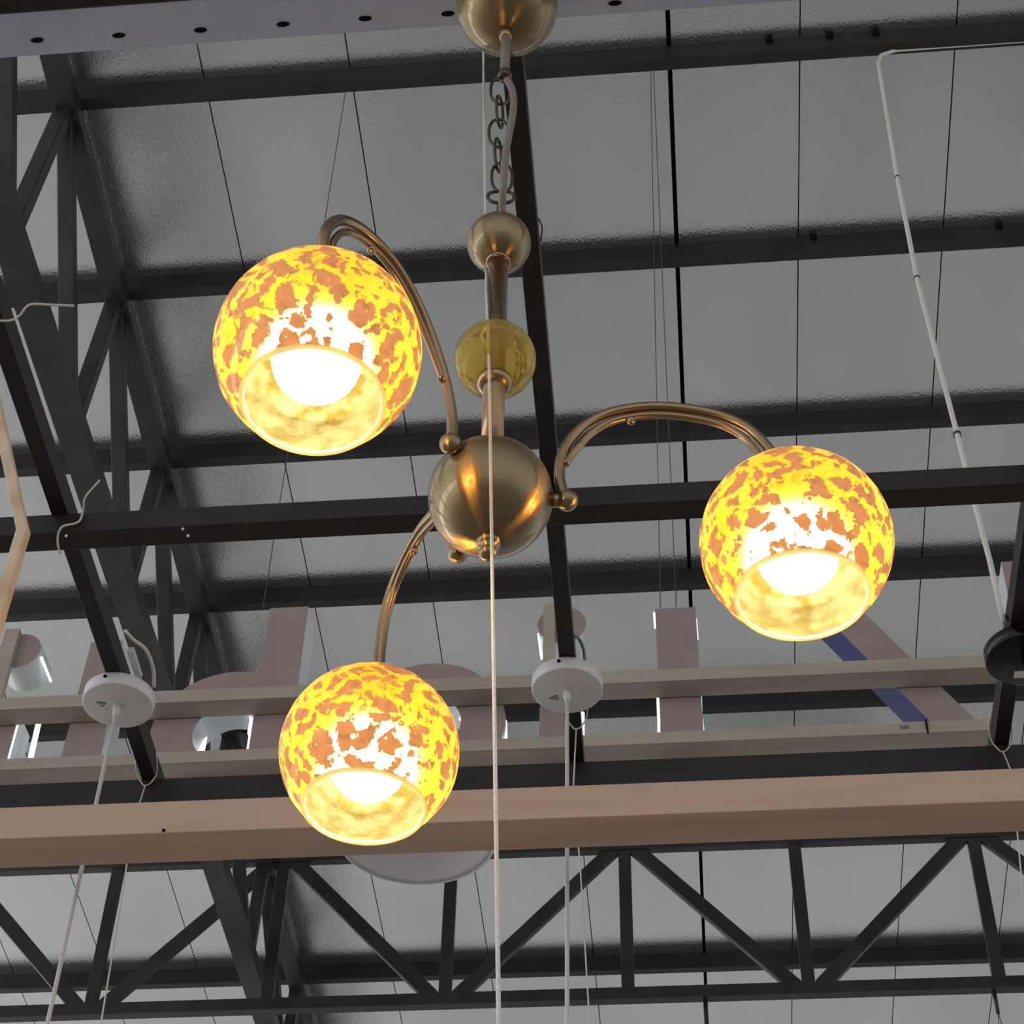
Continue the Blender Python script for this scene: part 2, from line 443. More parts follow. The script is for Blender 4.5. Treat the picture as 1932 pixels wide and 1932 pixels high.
bm.free()
bm = bmesh.new(); box(bm, -4, 4, 3.30, 3.37, GZ - .085, GZ - .001, .002)
o = build('cross_beam', bm, M['bar'], None, loc=(0, 3.3, GZ - .05))
tag(o, 'near-black cross beam just above and behind the pale wooden beam', 'beam', 'dark cross beams of the display grid')
bars = []
for xa, xb, hh, lab in ((-1.142, -1.190, .05, 'left dark bar running away, above the left white ceiling cup'), (-.193, -.215, .04, 'middle dark bar running away behind the chandelier chain and stem'),
                    (.712, .718, .05, 'right dark bar running away above the glossy black ceiling cup')):
    bm = bmesh.new()
    za = GZ + hh / 2
    beam(bm, (xa, 1.39, za), (xb, 3.42, za), .034, hh, (0, 0, 1), .002)
    o = build('grid_bar', bm, M['bar'], None, loc=(xa, 1.39, GZ))
    tag(o, lab, 'bar', 'long bars of the display grid'); bars.append(o)

# pale wooden beam, lower level, in front of the pendants
bm = bmesh.new(); box(bm, -4, 4, 2.80, 2.896, 2.035 + CAMZ, 2.108 + CAMZ, .002)
o = build('wooden_beam', bm, M['wood'], None, loc=(0, 2.8, 2.05 + CAMZ))
tag(o, 'pale painted wooden beam spanning the lower part of the photo', 'beam')
for u, v in ((308, 1572), (288, 1571), (60, 1586)):
    c = P(u, v, Y=2.80); bb = bmesh.new(); lathe(bb, [(0, -.001), (.0035, -.001), (.0035, .001), (0, .001)], (0, 0, 0), 10)
    bmesh.ops.rotate(bb, verts=bb.verts[:], matrix=Matrix.Rotation(math.pi / 2, 3, 'X'))
    bmesh.ops.translate(bb, verts=bb.verts[:], vec=(c.x, 2.7995, max(c.z, 2.040 + CAMZ)))
    build('knot', bb, M['hole'], o)
    break

# ------------------------------------------------------------------ sign letters and rails
LY, LD = 5.53, .15
SG = 'back of the big sign letters on the cream rails'
def to_plane(pts): return [P(u, v, Y=LY) for u, v in pts]
def letter(loops, label, side='acryl', glow=None, holes=()):
    """loops: list of (outer, [holes]) in plane y=LY; solid extruded away from the viewer"""
    bm = bmesh.new(); sides = []
    for outer, hs in loops:
        for loop in [outer] + hs:
            n = len(loop)
            for i in range(n):
                sides.append((loop[i], loop[(i + 1) % n]))
    for outer, hs in loops:
        if not hs:
            vf = [bm.verts.new(p) for p in outer]; vb = [bm.verts.new(p + Vector((0, LD, 0))) for p in outer]
            bm.faces.new(vf).material_index = 0; bm.faces.new(vb[::-1]).material_index = 0
            for i in range(len(vf)):
                j = (i + 1) % len(vf); bm.faces.new((vf[i], vb[i], vb[j], vf[j])).material_index = 1
        else:
            h = hs[0]; n = len(outer)         # outer and hole have same number of points
            A = [bm.verts.new(p) for p in outer]; B = [bm.verts.new(p) for p in h]
            A2 = [bm.verts.new(p + Vector((0, LD, 0))) for p in outer]; B2 = [bm.verts.new(p + Vector((0, LD, 0))) for p in h]
            for i in range(n):
                j = (i + 1) % n
                bm.faces.new((A[i], A[j], B[j], B[i])).material_index = 0
                bm.faces.new((A2[i], B2[i], B2[j], A2[j])).material_index = 0
                bm.faces.new((A[i], A2[i], A2[j], A[j])).material_index = 1
                bm.faces.new((B[i], B[j], B2[j], B2[i])).material_index = 1
    o = build('sign_letter', bm, [M['letter'], M[side]], None, loc=loops[0][0][0])
    tag(o, label, 'sign letter', SG)
    return o
def letter2(parts, label):
    """letter made of separate pieces (dot and stem): an empty with one child per piece"""
    t_ = thing('sign_letter', label, 'sign letter', parts[0][1][0][0], SG)
    for nm, lp in parts:
        o = letter([lp], '')
        del o['label'], o['category'], o['group']
        o.name = nm; l0 = Vector(o.location); o.parent = t_; o.location = l0 - Vector(t_.location)
    return t_
def circ(u, v, rpx, n=40):
    c = P(u, v, Y=LY); d = (R.transposed() @ (c - Vector((0, 0, CAMZ)))).z * -1
    r = rpx * d / F
    return [c + Vector((r * math.cos(k * 2 * math.pi / n), 0, r * math.sin(k * 2 * math.pi / n))) for k in range(n)], c, r
def rect(u0, u1, vtop, zbot, vr=None):
    a = P(u0, vtop, Y=LY); b = P(u1, vtop if vr is None else vr, Y=LY); z = (a.z + b.z) / 2
    return [Vector((a.x, LY, zbot)), Vector((b.x, LY, zbot)), Vector((b.x, LY, z)), Vector((a.x, LY, z))]
ZB = 4.06 + CAMZ
def strip_part(o, pts, r, m):
    bm = bmesh.new(); tube(bm, pts, r, 6); build('edge_glint', bm, M[m], o)  # thin emissive tube added as a glint where an edge looks bright
# far left i : dot + stem
c1, cc, rr_ = circ(36, 1228, 42)
o = letter2([('dot', (c1, [])), ('stem', (rect(-45, 36, 1347, ZB), []))], 'letter with a round dot at the far left edge of the photo')
bm = bmesh.new(); a = P(12, 1190, Y=LY - .02); b = P(40, 1290, Y=LY - .02)
box(bm, a.x, a.x + .06, LY - .03, LY - .001, b.z - .1, a.z); build('mounting_strap', bm, M['cream'], o)
strip_part(o, [P(76, 1350, Y=LY + .12), P(56, 1438, Y=LY + .12)], .011, 'glow_white')
strip_part(o, [P(36, 1352, Y=LY + .01), P(12, 1440, Y=LY + .01)], .007, 'glow_white')
strip_part(o, [P(78, 1240, Y=LY + .02), P(96, 1286, Y=LY + .145)], .006, 'glow_white')
# slanted stroke
pl = to_plane([(172, 1212), (232, 1208), (186, 1452), (108, 1456)])
o = letter([(pl, [])], 'slanted letter stroke hidden behind the left white ceiling cup')
q = to_plane([(200, 1440), (233, 1436), (237, 1402), (206, 1404)])
for p in q: p.y = LY + .07
bm = bmesh.new(); vs = [bm.verts.new(p) for p in q]; vb = [bm.verts.new(p + Vector((0, .01, 0))) for p in q]
bm.faces.new(vs); bm.faces.new(vb[::-1])
for i in range(4): bm.faces.new((vs[i], vs[(i + 1) % 4], vb[(i + 1) % 4], vb[i]))
build('glint_panel', bm, M['glow_white'], o)  # emissive plate added to imitate a bright patch on the stroke
# round + stem (reads as d from behind)
c1, cc, r1 = circ(428, 1382, 150); c2, _, _ = circ(428, 1382, 66)
st = rect(510, 582, 1148, ZB, 1145)
o = letter2([('bowl', (c1, [c2])), ('stem', ([p - Vector((0, .002, 0)) for p in st], []))], 'round letter with a tall straight stem standing above the cream rail')
e_ = cc + Vector((r1 * .46, -.004, -.02))
strip_part(o, [P(474, 1338, Y=LY + .06), P(476, 1362, Y=LY + .06), P(472, 1385, Y=LY + .06)], .012, 'glow')
strip_part(o, [P(472, 1385, Y=LY + .06), P(466, 1428, Y=LY + .06)], .006, 'glow_white')
q1, q2 = P(370, 1388, Y=LY + .10), P(384, 1424, Y=LY + .10)
bm = bmesh.new()
box(bm, P(360, 1410, Y=LY + .12).x, P(388, 1410, Y=LY + .12).x, LY + .11, LY + .12, P(372, 1432, Y=LY + .12).z, P(376, 1382, Y=LY + .12).z, .002)
build('glint_panel', bm, M['glow_white'], o)  # emissive plate added to imitate a bright patch inside the bowl
# round letter behind the lowest lamp
c1, cc, r1 = circ(806, 1364, 148); c2, _, _ = circ(806, 1364, 64)
o = letter([(c1, [c2])], 'round letter mostly hidden behind the lowest glowing globe')
strip_part(o, [P(941, 1318, Y=LY + .05), P(948, 1345, Y=LY + .05), P(951, 1362, Y=LY + .05)], .010, 'glow')
strip_part(o, [P(951, 1362, Y=LY + .05), P(952, 1406, Y=LY + .05)], .013, 'glow_white')
strip_part(o, [P(869, 1338, Y=LY + .03), P(871, 1350, Y=LY + .03), P(869, 1358, Y=LY + .03)], .008, 'glow')
# i behind the middle ceiling cup
c1, cc, rr_ = circ(1060, 1178, 46)
o = letter2([('dot', (c1, [])), ('stem', (rect(1018, 1090, 1332, ZB), []))], 'letter with a round dot behind the middle white ceiling cup')
strip_part(o, [P(1016, 1196, Y=LY + .05), P(1022, 1243, Y=LY + .05)], .006, 'glow_white')
strip_part(o, [P(1099, 1345, Y=LY + .03), P(1099, 1398, Y=LY + .03)], .009, 'glow_white')
bm = bmesh.new(); a = P(1026, 1142, Y=LY - .02); b = P(1046, 1245, Y=LY - .02)
box(bm, a.x, a.x + .045, LY - .03, LY - .001, b.z - .06, a.z)
build('mounting_strap', bm, M['cream'], o)
# plain upright
o = letter([(rect(1236, 1312, 1149, ZB, 1145), [])], 'straight upright letter hung on two thin wires left of the right globe')
strip_part(o, [P(1234, 1156, Y=LY + .03), P(1236, 1185, Y=LY + .03)], .005, 'glow')
strip_part(o, [P(1313, 1168, Y=LY + .03), P(1316, 1206, Y=LY + .03)], .005, 'glow')
strip_part(o, [P(1241, 1297, Y=LY + .03), P(1243, 1352, Y=LY + .03)], .0075, 'glow')
strip_part(o, [P(1243, 1352, Y=LY + .03), P(1243, 1392, Y=LY + .03)], .006, 'glow_white')
strip_part(o, [P(1321, 1294, Y=LY + .03), P(1323, 1350, Y=LY + .03), P(1327, 1385, Y=LY + .03)], .006, 'glow')
# diagonal with blue side
pl = to_plane([(1523, 1130), (1603, 1130), (1903, 1418), (1812, 1418)])
o = letter([(pl, [])], 'slanting letter stroke with a deep blue side on the right', side='blue')
pl = to_plane([(1889, 1060), (1960, 1056), (1990, 1240), (1925, 1240)])
o = letter([(pl, [])], 'bit of a slanting letter high at the right edge beside the black ceiling cup', side='acryl')

def rail(y0, y1, z0, z1, x0, x1, label):
    bm = bmesh.new(); box(bm, x0, x1, y0, y1, z0, z1, .004)
    box(bm, x0, x1, y0 - .006, y0, z0 + .0, z0 + .012)
    o = build('sign_rail', bm, M['cream'], None, loc=(x0, y0, z0)); return tag(o, label, 'rail', 'cream rails carrying the sign letters')
RZ1 = 4.545 + CAMZ; RZ2 = 4.215 + CAMZ
rail(5.43, 5.525, RZ1 + .012, RZ1 + .078, -4.4, 3.2, 'upper cream rail crossing in front of the sign letters')
o = rail(5.41, 5.525, RZ2 + .03, RZ2 + .088, -4.4, 1.19, 'lower cream rail along the feet of the sign letters, with a butt joint at right')
bm = bmesh.new(); j = P(1752, 1392, Y=5.41)
box(bm, j.x - .003, j.x + .003, 5.402, 5.41, RZ2 + .03, RZ2 + .088); build('joint', bm, M['hole'], o)
for dx in (0, .012, .022):
    bm = bmesh.new(); j = P(1702, 1390, Y=5.41)
    box(bm, j.x + dx, j.x + dx + .007, 5.4075, 5.41, RZ2 + .055, RZ2 + .07); build('printed_mark', bm, M['print'], o)

# wires the letters hang on
def wire(name, pts, r, m, label, cat, group=None, seg=6, n=0):
    bm = bmesh.new(); tube(bm, catmull(pts, n) if n else pts, r, seg)
    o = build(name, bm, M[m], None, True, loc=pts[0]); return tag(o, label, cat, group)
top = P(1228, 128, Y=PY[0] - .07)
for u, lab in ((1246, 'left one of two thin wires holding the straight upright letter'), (1276, 'right one of two thin wires holding the straight upright letter')):
    b = P(u, 1147, Y=LY + .03)
    wire('hanging_wire', [Vector((top.x + (u - 1246) * .0005, PY[0] - .04, roofz(PY[0]) - .13)), b], .0022, 'wire', lab, 'wire', 'thin wires hanging from the first purlin')
b = P(496, 1147, Y=LY + .05)
wire('hanging_wire', [Vector((P(655, 178, Y=PY[0]).x, PY[0] - .04, roofz(PY[0]) - .13)), b], .0022, 'wire', 'thin wire slanting down past the left globe to the tall straight letter stem', 'wire', 'thin wires hanging from the first purlin')

# ------------------------------------------------------------------ white ceiling cups with pendant cables
def rot_print(bm, c, ang, w, h):
    pass
def pendant(u, v, z, rad, hgt, m, label, name='pendant_cable_cup', prints=True, endv=2300, ang=0, cone=True):
    c = P(u, v, Z=z)
    t = thing(name, label, 'ceiling cup', c, 'ceiling cups with hanging cables')
    bm = bmesh.new()
    lathe(bm, [(0, 0), (rad - .004, 0), (rad - .001, .0012), (rad, .004), (rad, hgt - .002), (rad - .002, hgt), (0, hgt)], c, 64)
    build('cup', bm, m, t, True, loc=c)
    bm = bmesh.new(); lathe(bm, fixp(sph(.0042, 8)), (c.x + .005 - .017, c.y - rad + .0005, c.z + hgt * .62), 12)
    build('side_screw', bm, M['hole'], t, True)
    bm = bmesh.new(); lathe(bm, [(0, .001), (.0095, .001), (.009, -.012), (.006, -.03), (0, -.03)], c, 20)
    build('cable_grip', bm, m, t, True)
    bm = bmesh.new(); tube(bm, [c + Vector((0, 0, -.028)), Vector((c.x, c.y, c.z - 1.9))], .0042, 10)
    build('cable', bm, M['cordw'] if m is not M['black'] else m, t, True)
    if prints:
        ca, sa = math.cos(ang), math.sin(ang)
        for (px, py, w_, h_) in ((-.045, -.006, .020, .0026), (-.043, -.001, .018, .0016), (-.038, .006, .010, .0024), (-.026, .014, .005, .002)):
            cx, cy = c.x + px * ca - py * sa, c.y + px * sa + py * ca
            bb = bmesh.new(); beam(bb, (cx, cy, c.z - .0005), (cx + w_ * ca, cy + w_ * sa, c.z - .0005), h_, .0008)
            build('printed_mark', bb, M['print'], t)
    return t, c
HG = .032
tL, cL = pendant(222, 1332, GZ - HG, .0765, HG, M['white'], 'white ceiling cup under the left dark bar with a white cable hanging from it', ang=.25)
tM, cM = pendant(1070, 1304, GZ - HG, .0755, HG, M['white'], 'white ceiling cup under the middle dark bar, right of the lowest globe', ang=-.65)
tR, cR = pendant(1936, 1246, GZ - HG, .082, HG, M['black'], 'glossy black ceiling cup under the right dark bar at the right edge', prints=False)
bm = bmesh.new(); a = P(1913, 1272, Z=GZ - HG); box(bm, a.x, a.x + .035, a.y - .010, a.y + .012, a.z - .001, a.z - .0002)
build('paper_label', bm, M['white'], tR)

# power leads looping from the cups
wire('power_lead', [P(290, 1296, Z=GZ - .0), P(289, 1262, Z=GZ + .02), P(275, 1226, Z=GZ + .03), P(250, 1206, Z=GZ + .03), P(236, 1190, Z=GZ + .055)], .0042, 'cordw', 'beige power lead looping up from the left white ceiling cup', 'cable', None, 8, 6)
wire('power_lead', [P(1103, 1246, Z=GZ - .0), P(1101, 1225, Z=GZ + .02), P(1092, 1205, Z=GZ + .03), P(1082, 1200, Z=GZ + .02)], .0035, 'flex', 'dark power lead looping up from the middle white ceiling cup', 'cable', None, 8, 6)
bm = bmesh.new(); beam(bm, P(246, 1225, Z=GZ + .02), P(262, 1276, Z=GZ + .02), .014, .012)
o = build('terminal_strip', bm, M['acryl'], None, loc=P(246, 1225, Z=GZ + .02)); tag(o, 'small translucent white terminal strip beside the left dark bar', 'connector')

# strings round the bar ends, hanging down behind the wooden beam
def hang(name, pts, r, lab, m='cordw', g='thin strings hanging from the bar ends'):
    return wire(name, pts, r, m, lab, 'string', g, 6)
def kstring(bx, yk, vlist, lab, w=.024):
    t = thing('tie_string', lab, 'string', (bx, yk, GZ), 'thin strings hanging from the bar ends')
    bm = bmesh.new()
    loop = [Vector((bx - w, yk - .03, GZ + .045)), Vector((bx - w + .002, yk, GZ + .01)), Vector((bx - .008, yk + .01, GZ - .014)), Vector((bx, yk + .01, GZ - .02)), Vector((bx + .012, yk + .01, GZ - .012)), Vector((bx + w, yk, GZ + .01)), Vector((bx + w, yk - .03, GZ + .045))]
    tube(bm, catmull(loop, 5), .0017, 6); build('loop', bm, M['cordw'], t, True)
    bm = bmesh.new(); tube(bm, [Vector((bx, yk + .01, GZ - .018))] + vlist, .0017, 6)
    build('tail', bm, M['cordw'], t, True)
    return t
kstring(-1.192, 3.29, [P(250, 1560, Y=3.30), P(232, 1680, Y=3.20), P(189, 1940, Y=3.0), P(150, 2200, Y=2.9)], 'thin white string knotted round the end of the left bar, hanging down')
kstring(-.205, 3.15, [P(1082, 1480, Y=3.15), P(1095, 1640, Y=3.15), P(1113, 1940, Y=3.15), P(1125, 2200, Y=3.15)], 'thin white string tied round the middle bar, hanging beside the middle cable')
kstring(.718, 3.29, [P(1910, 1460, Y=3.3), P(1922, 1600, Y=3.3), P(1950, 1900, Y=3.3)], 'thin pale string knotted round the end of the right bar')

# light cord tied along the left bar
wire('tie_string', [P(-30, 602, Z=GZ - .004), P(15, 605, Z=GZ - .006), P(36, 596, Z=GZ - .008), P(56, 575, Z=GZ - .006), P(95, 575, Z=GZ + .01), P(140, 577, Z=GZ + .02)], .0022, 'cordw', 'short beige cord tied round the left bar beside the left globe', 'string', 'beige cords tied to the left bar', 6, 5)
wire('tie_string', [P(188, 906, Z=GZ + .03), P(161, 938, Z=GZ - .004), P(157, 962, Z=GZ - .008), P(148, 985, Z=GZ - .03), P(117, 994, Z=GZ - .056), P(109, 1018, Z=GZ - .058), P(113, 1045, Z=GZ - .055)], .0022, 'cordw', 'beige cord snaking from the left bar over the dark cross beam', 'string', 'beige cords tied to the left bar', 6, 5)
# small loop of wire beside middle bar
wire('wire_loop', [P(1016, 412, Z=GZ + .01), P(1023, 430, Z=GZ + .005), P(1020, 455, Z=GZ + .01)], .0014, 'wire', 'small black wire loop on the right side of the middle bar', 'wire', None, 6, 5)

# ------------------------------------------------------------------ white dish lamp behind the wooden beam
dc = P(785, 1584, Y=3.335); rad = 148 * 4.16 / F
t = thing('dish_pendant_lamp', 'shallow white dish pendant lamp half hidden behind the pale wooden beam', 'lamp', dc)
bm = bmesh.new()
lathe(bm, [(0, .028), (rad * .5, .024), (rad * .9, .008), (rad - .003, .001), (rad - .003, .006), (rad * .9, .014), (rad * .5, .032), (.02, .036), (0, .036)], dc, 64)
build('dish', bm, mat('dish_enamel', (.78, .75, .82), .22), t, True, loc=dc)
bm = bmesh.new()
tube(bm, [dc + Vector((math.cos(k * math.pi / 32) * (rad - .002), math.sin(k * math.pi / 32) * (rad - .002), .003)) for k in range(64)], .003, 8, closed=True)
build('rim', bm, M['white'], t, True)
bm = bmesh.new(); tube(bm, [dc + Vector((0, 0, .03)), Vector((dc.x, dc.y, GZ - .0855))], .003, 8); build('cable', bm, M['cordw'], t, True)

# ------------------------------------------------------------------ bent wood cage lamp at the left edge
corner = P(44, 1003, d=2.35)
ctr = corner + Vector((-.42, 0.02, 0))
t = thing('lantern_pendant_lamp', 'pale wooden lantern pendant frame cut off by the left edge', 'lamp', (ctr.x, ctr.y, corner.z - .4))
rc = (corner - ctr).length; a0 = math.atan2(corner.y - ctr.y, corner.x - ctr.x)
tops = []; bots = []
for k in range(5):
    a = a0 + k * 2 * math.pi / 5
    dv = Vector((math.cos(a), math.sin(a), 0))
    cpt = ctr + dv * rc; tp = ctr + dv * (rc - .155) + Vector((0, 0, .42)); bt = cpt + Vector((0, 0, -.4))
    tops.append(tp); bots.append(bt)
    bm = bmesh.new(); beam(bm, tp, cpt, .017, .014, dv, .002); build('roof_rib', bm, M['rattan'], t)
    bm = bmesh.new(); beam(bm, cpt + Vector((0, 0, .004)), bt, .017, .014, dv, .002); build('side_post', bm, M['rattan'], t)
for ring, nm in ((tops, 'top_ring'), (bots, 'bottom_ring')):
    bm = bmesh.new()
    for k in range(5): beam(bm, ring[k], ring[(k + 1) % 5], .014, .014)
    build(nm, bm, M['rattan'], t)
bm = bmesh.new()
for k in range(5): beam(bm, tops[k], Vector((ctr.x, ctr.y, tops[0].z)), .012, .012)
build('top_spokes', bm, M['rattan'], t)
bm = bmesh.new(); tube(bm, [Vector((ctr.x, ctr.y, tops[0].z)), Vector((ctr.x, ctr.y, GZ - .053))], .003, 8); build('cable', bm, M['flex'], t, True)

# ------------------------------------------------------------------ cables on the right
zp = roofz(PY[0]) - .19
wire('electric_cable', [P(1932, 78, Y=PY[0] - .02), P(1760, 90, Y=PY[0] - .02), P(1690, 95, Y=PY[0] - .02), P(1662, 104, Y=PY[0] - .03), P(1657, 120, Y=PY[0] - .05),
      P(1693, 335, Y=5.0), P(1730, 525, Y=4.55), P(1806, 820, Y=3.85), P(1868, 1060, Y=3.27), P(1893, 1172, Z=GZ + .012)], [.010, .010, .0105, .0105, .0105, .0105, .010, .0085, .007, .0062], 'cordw',
     'long beige cable slanting down from the first purlin to the black ceiling cup', 'cable', None, 8)
c2 = COL.objects[-1]; t = c2
for u, v, y in ((1693, 335, 5.0), (1730, 525, 4.55), (1806, 820, 3.85)):
    p = P(u, v, Y=y); bm = bmesh.new(); lathe(bm, [(.006, -.006), (.0125, -.006), (.0125, .006), (.006, .006)], p, 16)
    build('zip_tie', bm, M['wire'], t, True)

# stubs hanging from the far bottom chord
for u0, v0, u1, v1, lab, rr in ((1331, 1893, 1334, 1945, 'short grey rod hanging from the far truss bottom chord', .016), (1877, 1878, 1880, 1912, 'short dark hanger at the right end of the far truss bottom chord', .014)):
    a = P(u0, v0, Y=YT); b = P(u1, v1, Y=YT); a.z = zb_ - .04
    bm = bmesh.new(); tube(bm, [a, Vector((a.x, a.y, b.z - .15 if rr > .015 else b.z))], rr, 8)
    if rr < .015:
        tube(bm, [Vector((a.x, a.y, b.z)), Vector((a.x - .03, a.y, b.z - .3))], .003, 6)
        tube(bm, [Vector((a.x, a.y, b.z)), Vector((a.x + .04, a.y, b.z - .3))], .003, 6)
    o = build('hanger_rod', bm, M['truss'], None, True, loc=a); tag(o, lab, 'hanger', 'hangers on the far truss')

# ------------------------------------------------------------------ the foreground string
def SP(u, v):
    inv = .3107 + .000247 * v
    return P(u, v, d=1 / inv)
sp = [SP(905, -655), SP(908, -300), SP(910, -60), SP(912, 110), SP(917, 500), SP(923, 700), SP(926, 900), SP(929, 1100), SP(935, 1500), SP(941, 1932), SP(945, 2250)]
wire('pull_string', sp, .0017, 'cordw', 'long pale string hanging in front of the chandelier ball down to the bottom edge', 'string', None, 8, 3)

# ------------------------------------------------------------------ the chandelier
AX, AY = -.180, 1.374
def ax(z):                                   # axis leans a hair
    return Vector((AX - .006 * (z - 1.42), AY, z + CAMZ))
Z_BALL, Z_GL, Z_B2, Z_CAN = 1.420, 1.648, 1.872, 2.453
t = thing('chandelier', 'brass three-armed chandelier with glowing mottled amber glass globes', 'chandelier', ax(Z_BALL - .07))
def pz(z): return (z - 1.42)
# canopy
c = ax(Z_CAN); bm = bmesh.new(); rC = .0745
lathe(bm, fixp(sph(rC, 36, 4, 176)), c, 64)
build('canopy', bm, M['brass'], t, True, loc=c)
bm = bmesh.new(); lathe(bm, [(0, .0885), (.02, .0885), (.02, .07), (0, .07)], c, 24); build('canopy_mount', bm, M['brass_arm'], t, True)
bm = bmesh.new(); lathe(bm, [(0, .004), (.008, .004), (.011, -.006), (.009, -.016), (.0065, -.02), (0, -.02)], c + Vector((0, 0, -rC)), 24); build('canopy_nipple', bm, M['brass_arm'], t, True)
# hook rod under canopy
zc0 = Z_CAN - rC - .01
bm = bmesh.new(); tube(bm, [ax(zc0), ax(2.262)], .0068, 12); build('top_rod', bm, M['flex'], t, True)
bm = bmesh.new(); lathe(bm, [(0, .010), (.0085, .008), (.0105, 0), (.0085, -.008), (0, -.010)], ax(2.262), 16); build('hook_collar', bm, M['brass_dark'], t, True)
# chain links
def link(bm, c, L, Wd, ang, r):
    pts = []
    for k in range(28):
        a = 2 * math.pi * k / 28
        x = math.cos(a) * Wd / 2; z = math.sin(a) * L / 2
        z = math.copysign(abs(math.sin(a)) ** .8, math.sin(a)) * L / 2
        pts.append(c + Vector((x * math.cos(ang), x * math.sin(ang), z)))
    tube(bm, pts, r, 8, closed=True)
zs = [2.222, 2.170, 2.118, 2.066, 2.014]
for i, z in enumerate(zs):
    bm = bmesh.new(); p = ax(z) + Vector((-.005 if i < 4 else .001, 0, 0))
    link(bm, p, .066, .027, (.25 if i % 2 == 0 else 1.35), .0022)
    build('chain_link', bm, M['brass_dark'], t, True)
bm = bmesh.new(); link(bm, ax(1.965) + Vector((.001, -.004, 0)), .026, .034, .1, .0024); build('hanging_ring', bm, M['brass_dark'], t, True)
# flex
fp = [P(957, 150, Y=AY - .02), P(967, 172, Y=AY - .02), P(969, 200, Y=AY - .022), P(964, 235, Y=AY - .03), P(957, 270, Y=AY - .03), P(952, 310, Y=AY - .03), P(950, 350, Y=AY - .026), P(947, 385, Y=AY - .01), P(949, 408, Y=AY)]
bm = bmesh.new(); tube(bm, catmull(fp, 5), .0050, 10); build('flex', bm, M['flex'], t, True)
bm = bmesh.new(); tube(bm, [ax(1.955), ax(1.90)], .0045, 10); build('lower_hook', bm, M['brass_dark'], t, True)
# small ball
r2 = 60.5 * 2.305 / F
c = ax(Z_B2); bm = bmesh.new(); lathe(bm, fixp(sph(r2, 30, 3, 177)), c, 64); build('upper_ball', bm, M['brass'], t, True, loc=c)
bm = bmesh.new(); tube(bm, [ax(Z_B2 - r2 * .9), ax(Z_GL + .03), ax(Z_GL - .03), ax(Z_BALL + .05)], .0125, 28); build('stem', bm, M['brass_arm'], t, True)
bm = bmesh.new(); lathe(bm, [(.0125, .004), (.0155, .003), (.0155, -.003), (.0125, -.004)], ax(Z_B2 - r2 * .96), 28); build('stem_collar', bm, M['brass_arm'], t, True)
# glass ball (hollow)
rg = 77.5 * 2.146 / F
c = ax(Z_GL); bm = bmesh.new()
lathe(bm, sph(rg, 30, 17, 163) + sph(rg - .0035, 30, 163, 17)[0:] + [sph(rg, 30, 17, 163)[0]], c, 64)
build('glass_ball', bm, M['glassball'], t, True, loc=c)
bm = bmesh.new(); lathe(bm, [(.0125, .004), (.021, .002), (.0215, -.004), (.017, -.010), (.0125, -.012)], ax(Z_GL - rg + .008), 32); build('glass_collar', bm, M['brass_arm'], t, True)
bm = bmesh.new(); lathe(bm, [(.0125, .010), (.020, .004), (.021, -.002), (.0125, -.006)], ax(Z_GL + rg - .006), 32); build('glass_collar', bm, M['brass_arm'], t, True)
# main ball
rb = 118 * 1.984 / F
c = ax(Z_BALL); bm = bmesh.new(); lathe(bm, fixp(sph(rb, 40, 3, 177)), c, 80); build('centre_ball', bm, M['brass'], t, True, loc=c)
bm = bmesh.new(); lathe(bm, fixp([(0, .004), (.012, .004), (.0135, -.001), (.012, -.006), (.006, -.009), (.0095, -.013), (.0105, -.017), (.0085, -.0215), (.004, -.0245), (0, -.025)]), c + Vector((0, 0, -rb)), 28); build('finial', bm, M['brass'], t, True)
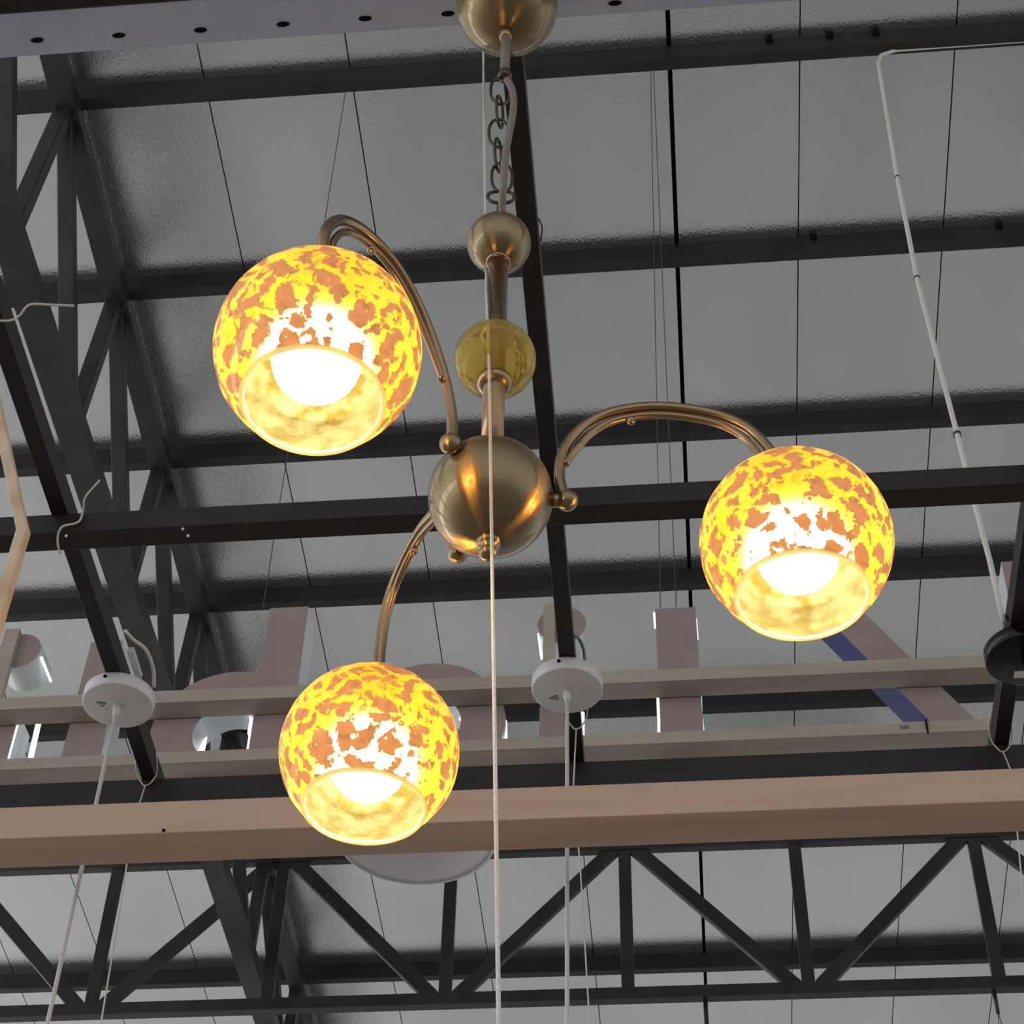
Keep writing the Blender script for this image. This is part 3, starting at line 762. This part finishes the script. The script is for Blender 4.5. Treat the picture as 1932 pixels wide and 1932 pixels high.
# arms and globes
def globe_center(u, v, rpx, rr=.1): return P(u, v, d=rr * F / rpx)
GL = [(600, 660, 196), (1502, 1023, 182), (697, 1419, 170)]
PROF = [[(.073, .016), (.076, .061), (.097, .112), (.136, .163), (.177, .191), (.216, .199), (.253, .192), (.285, .170), (.303, .132), (.303, .095), (.297, .055)],
        [(.080, -.006), (.074, .028), (.0755, .058), (.084, .086), (.103, .114), (.131, .134), (.171, .143), (.212, .140), (.253, .127), (.283, .104), (.303, .070), (.316, .030)],
        [(.075, -.018), (.072, .03), (.085, .07), (.115, .098), (.157, .111), (.19, .115), (.225, .106), (.26, .083), (.282, .045), (.289, .0), (.287, -.045)]]
for gi, (u, v, rp_) in enumerate(GL):
    g = globe_center(u, v, rp_)
    o0 = ax(Z_BALL)
    dx = Vector((g.x - o0.x, g.y - o0.y, 0)); Rg = dx.length; dx.normalize()
    pts = [o0 + dx * r + Vector((0, 0, z)) for r, z in PROF[gi]]
    cv = catmull(pts, 8)
    bm = bmesh.new(); tube(bm, cv, .0062, 14)
    arm = build('arm', bm, M['brass_arm'], t, True)
    # thinner inner tube
    pin = []
    for i in range(14, len(cv)):
        a = cv[i]; d = (cv[min(i + 1, len(cv) - 1)] - cv[i - 1]).normalized()
        nrm = d.cross(dx.cross(Vector((0, 0, 1)))).normalized()
        if nrm.z > 0 and i > 30: nrm = -nrm
        # inward = toward the inside of the bend
        inside = (o0 + dx * (.06 + (Rg - .06) * .42) + Vector((0, 0, PROF[gi][5][1] - .10)) - a)
        inside = (inside - d * inside.dot(d)).normalized()
        k = min(1, (i - 14) / 10)
        pin.append(a + inside * (.006 + .0075 * k))
    bm = bmesh.new(); tube(bm, pin, .0042, 12)
    build('inner_tube', bm, M['brass_arm'], arm, True)
    kb = pin[min(len(pin) - 1, 30)] + Vector((0, 0, -.006))
    bm = bmesh.new(); lathe(bm, fixp(sph(.0052, 12)), kb, 20); build('bead', bm, M['brass_arm'], arm, True)
    # side knob at the foot of the arm
    kp = pts[0] + dx * .002
    bm = bmesh.new(); tube(bm, [o0 + dx * (rb - .006) + Vector((0, 0, PROF[gi][0][1])), kp], .0075, 14)
    build('joint_pin', bm, M['brass_arm'], arm, True)
    bm = bmesh.new(); lathe(bm, fixp(sph(.0118, 16, 0, 180)), kp, 28); 
    build('knob', bm, M['brass'], arm, True, loc=kp)
    # globe: sphere with round mouth, slightly wavy blown glass
    R0 = .1; mouth = 180 - 41.5
    bm = bmesh.new()
    lathe(bm, sph(R0, 56, 6, mouth), (0, 0, 0), 96)
    for vv in bm.verts:
        p = vv.co; s = 1 + .006 * math.sin(9 * p.x / R0 + gi) * math.sin(8 * p.y / R0) * math.sin(7 * p.z / R0 + 1)
        vv.co = p * s
    tilt = Matrix.Rotation(math.radians((-1.5, -.5, -.5)[gi]), 4, 'Y')
    bmesh.ops.transform(bm, matrix=tilt, verts=bm.verts[:])
    rz = Matrix.Rotation(gi * 2.1 + .4, 4, 'Z')
    bmesh.ops.translate(bm, verts=bm.verts[:], vec=g)
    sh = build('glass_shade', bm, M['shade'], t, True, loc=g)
    # outward normals so that the inside counts as back
    me = sh.data
    if me.polygons[len(me.polygons) // 2].normal.dot(me.polygons[len(me.polygons) // 2].center) < 0: me.flip_normals()
    zr = R0 * math.cos(math.radians(mouth)); rr = R0 * math.sin(math.radians(mouth))
    bm = bmesh.new()
    tube(bm, [tilt @ Vector((rr * math.cos(k * math.pi / 40), rr * math.sin(k * math.pi / 40), zr)) + g for k in range(80)], .0026, 8, closed=True)
    build('shade_rim', bm, M['rim'], sh, True)
    bc = g + Vector((0, 0, -.016))
    bm = bmesh.new(); lathe(bm, fixp([(r, z) for r, z in sph(.043, 24, 0, 180)]), bc, 40)
    build('bulb', bm, M['bulb'], sh, True)
    bm = bmesh.new(); lathe(bm, [(0, .088), (.014, .088), (.016, .05), (.014, .02), (0, .02)], g, 28)
    build('socket', bm, M['brass_arm'], sh, True)
    bm = bmesh.new(); lathe(bm, [(0, .112), (.010, .110), (.013, .103), (.022, .099), (.024, .093), (0, .092)], g, 28)
    build('shade_cap', bm, M['brass_arm'], t, True)
    sh.rotation_euler.z = (0, 2.2, 4.1)[gi]      # each blown globe shows its own side
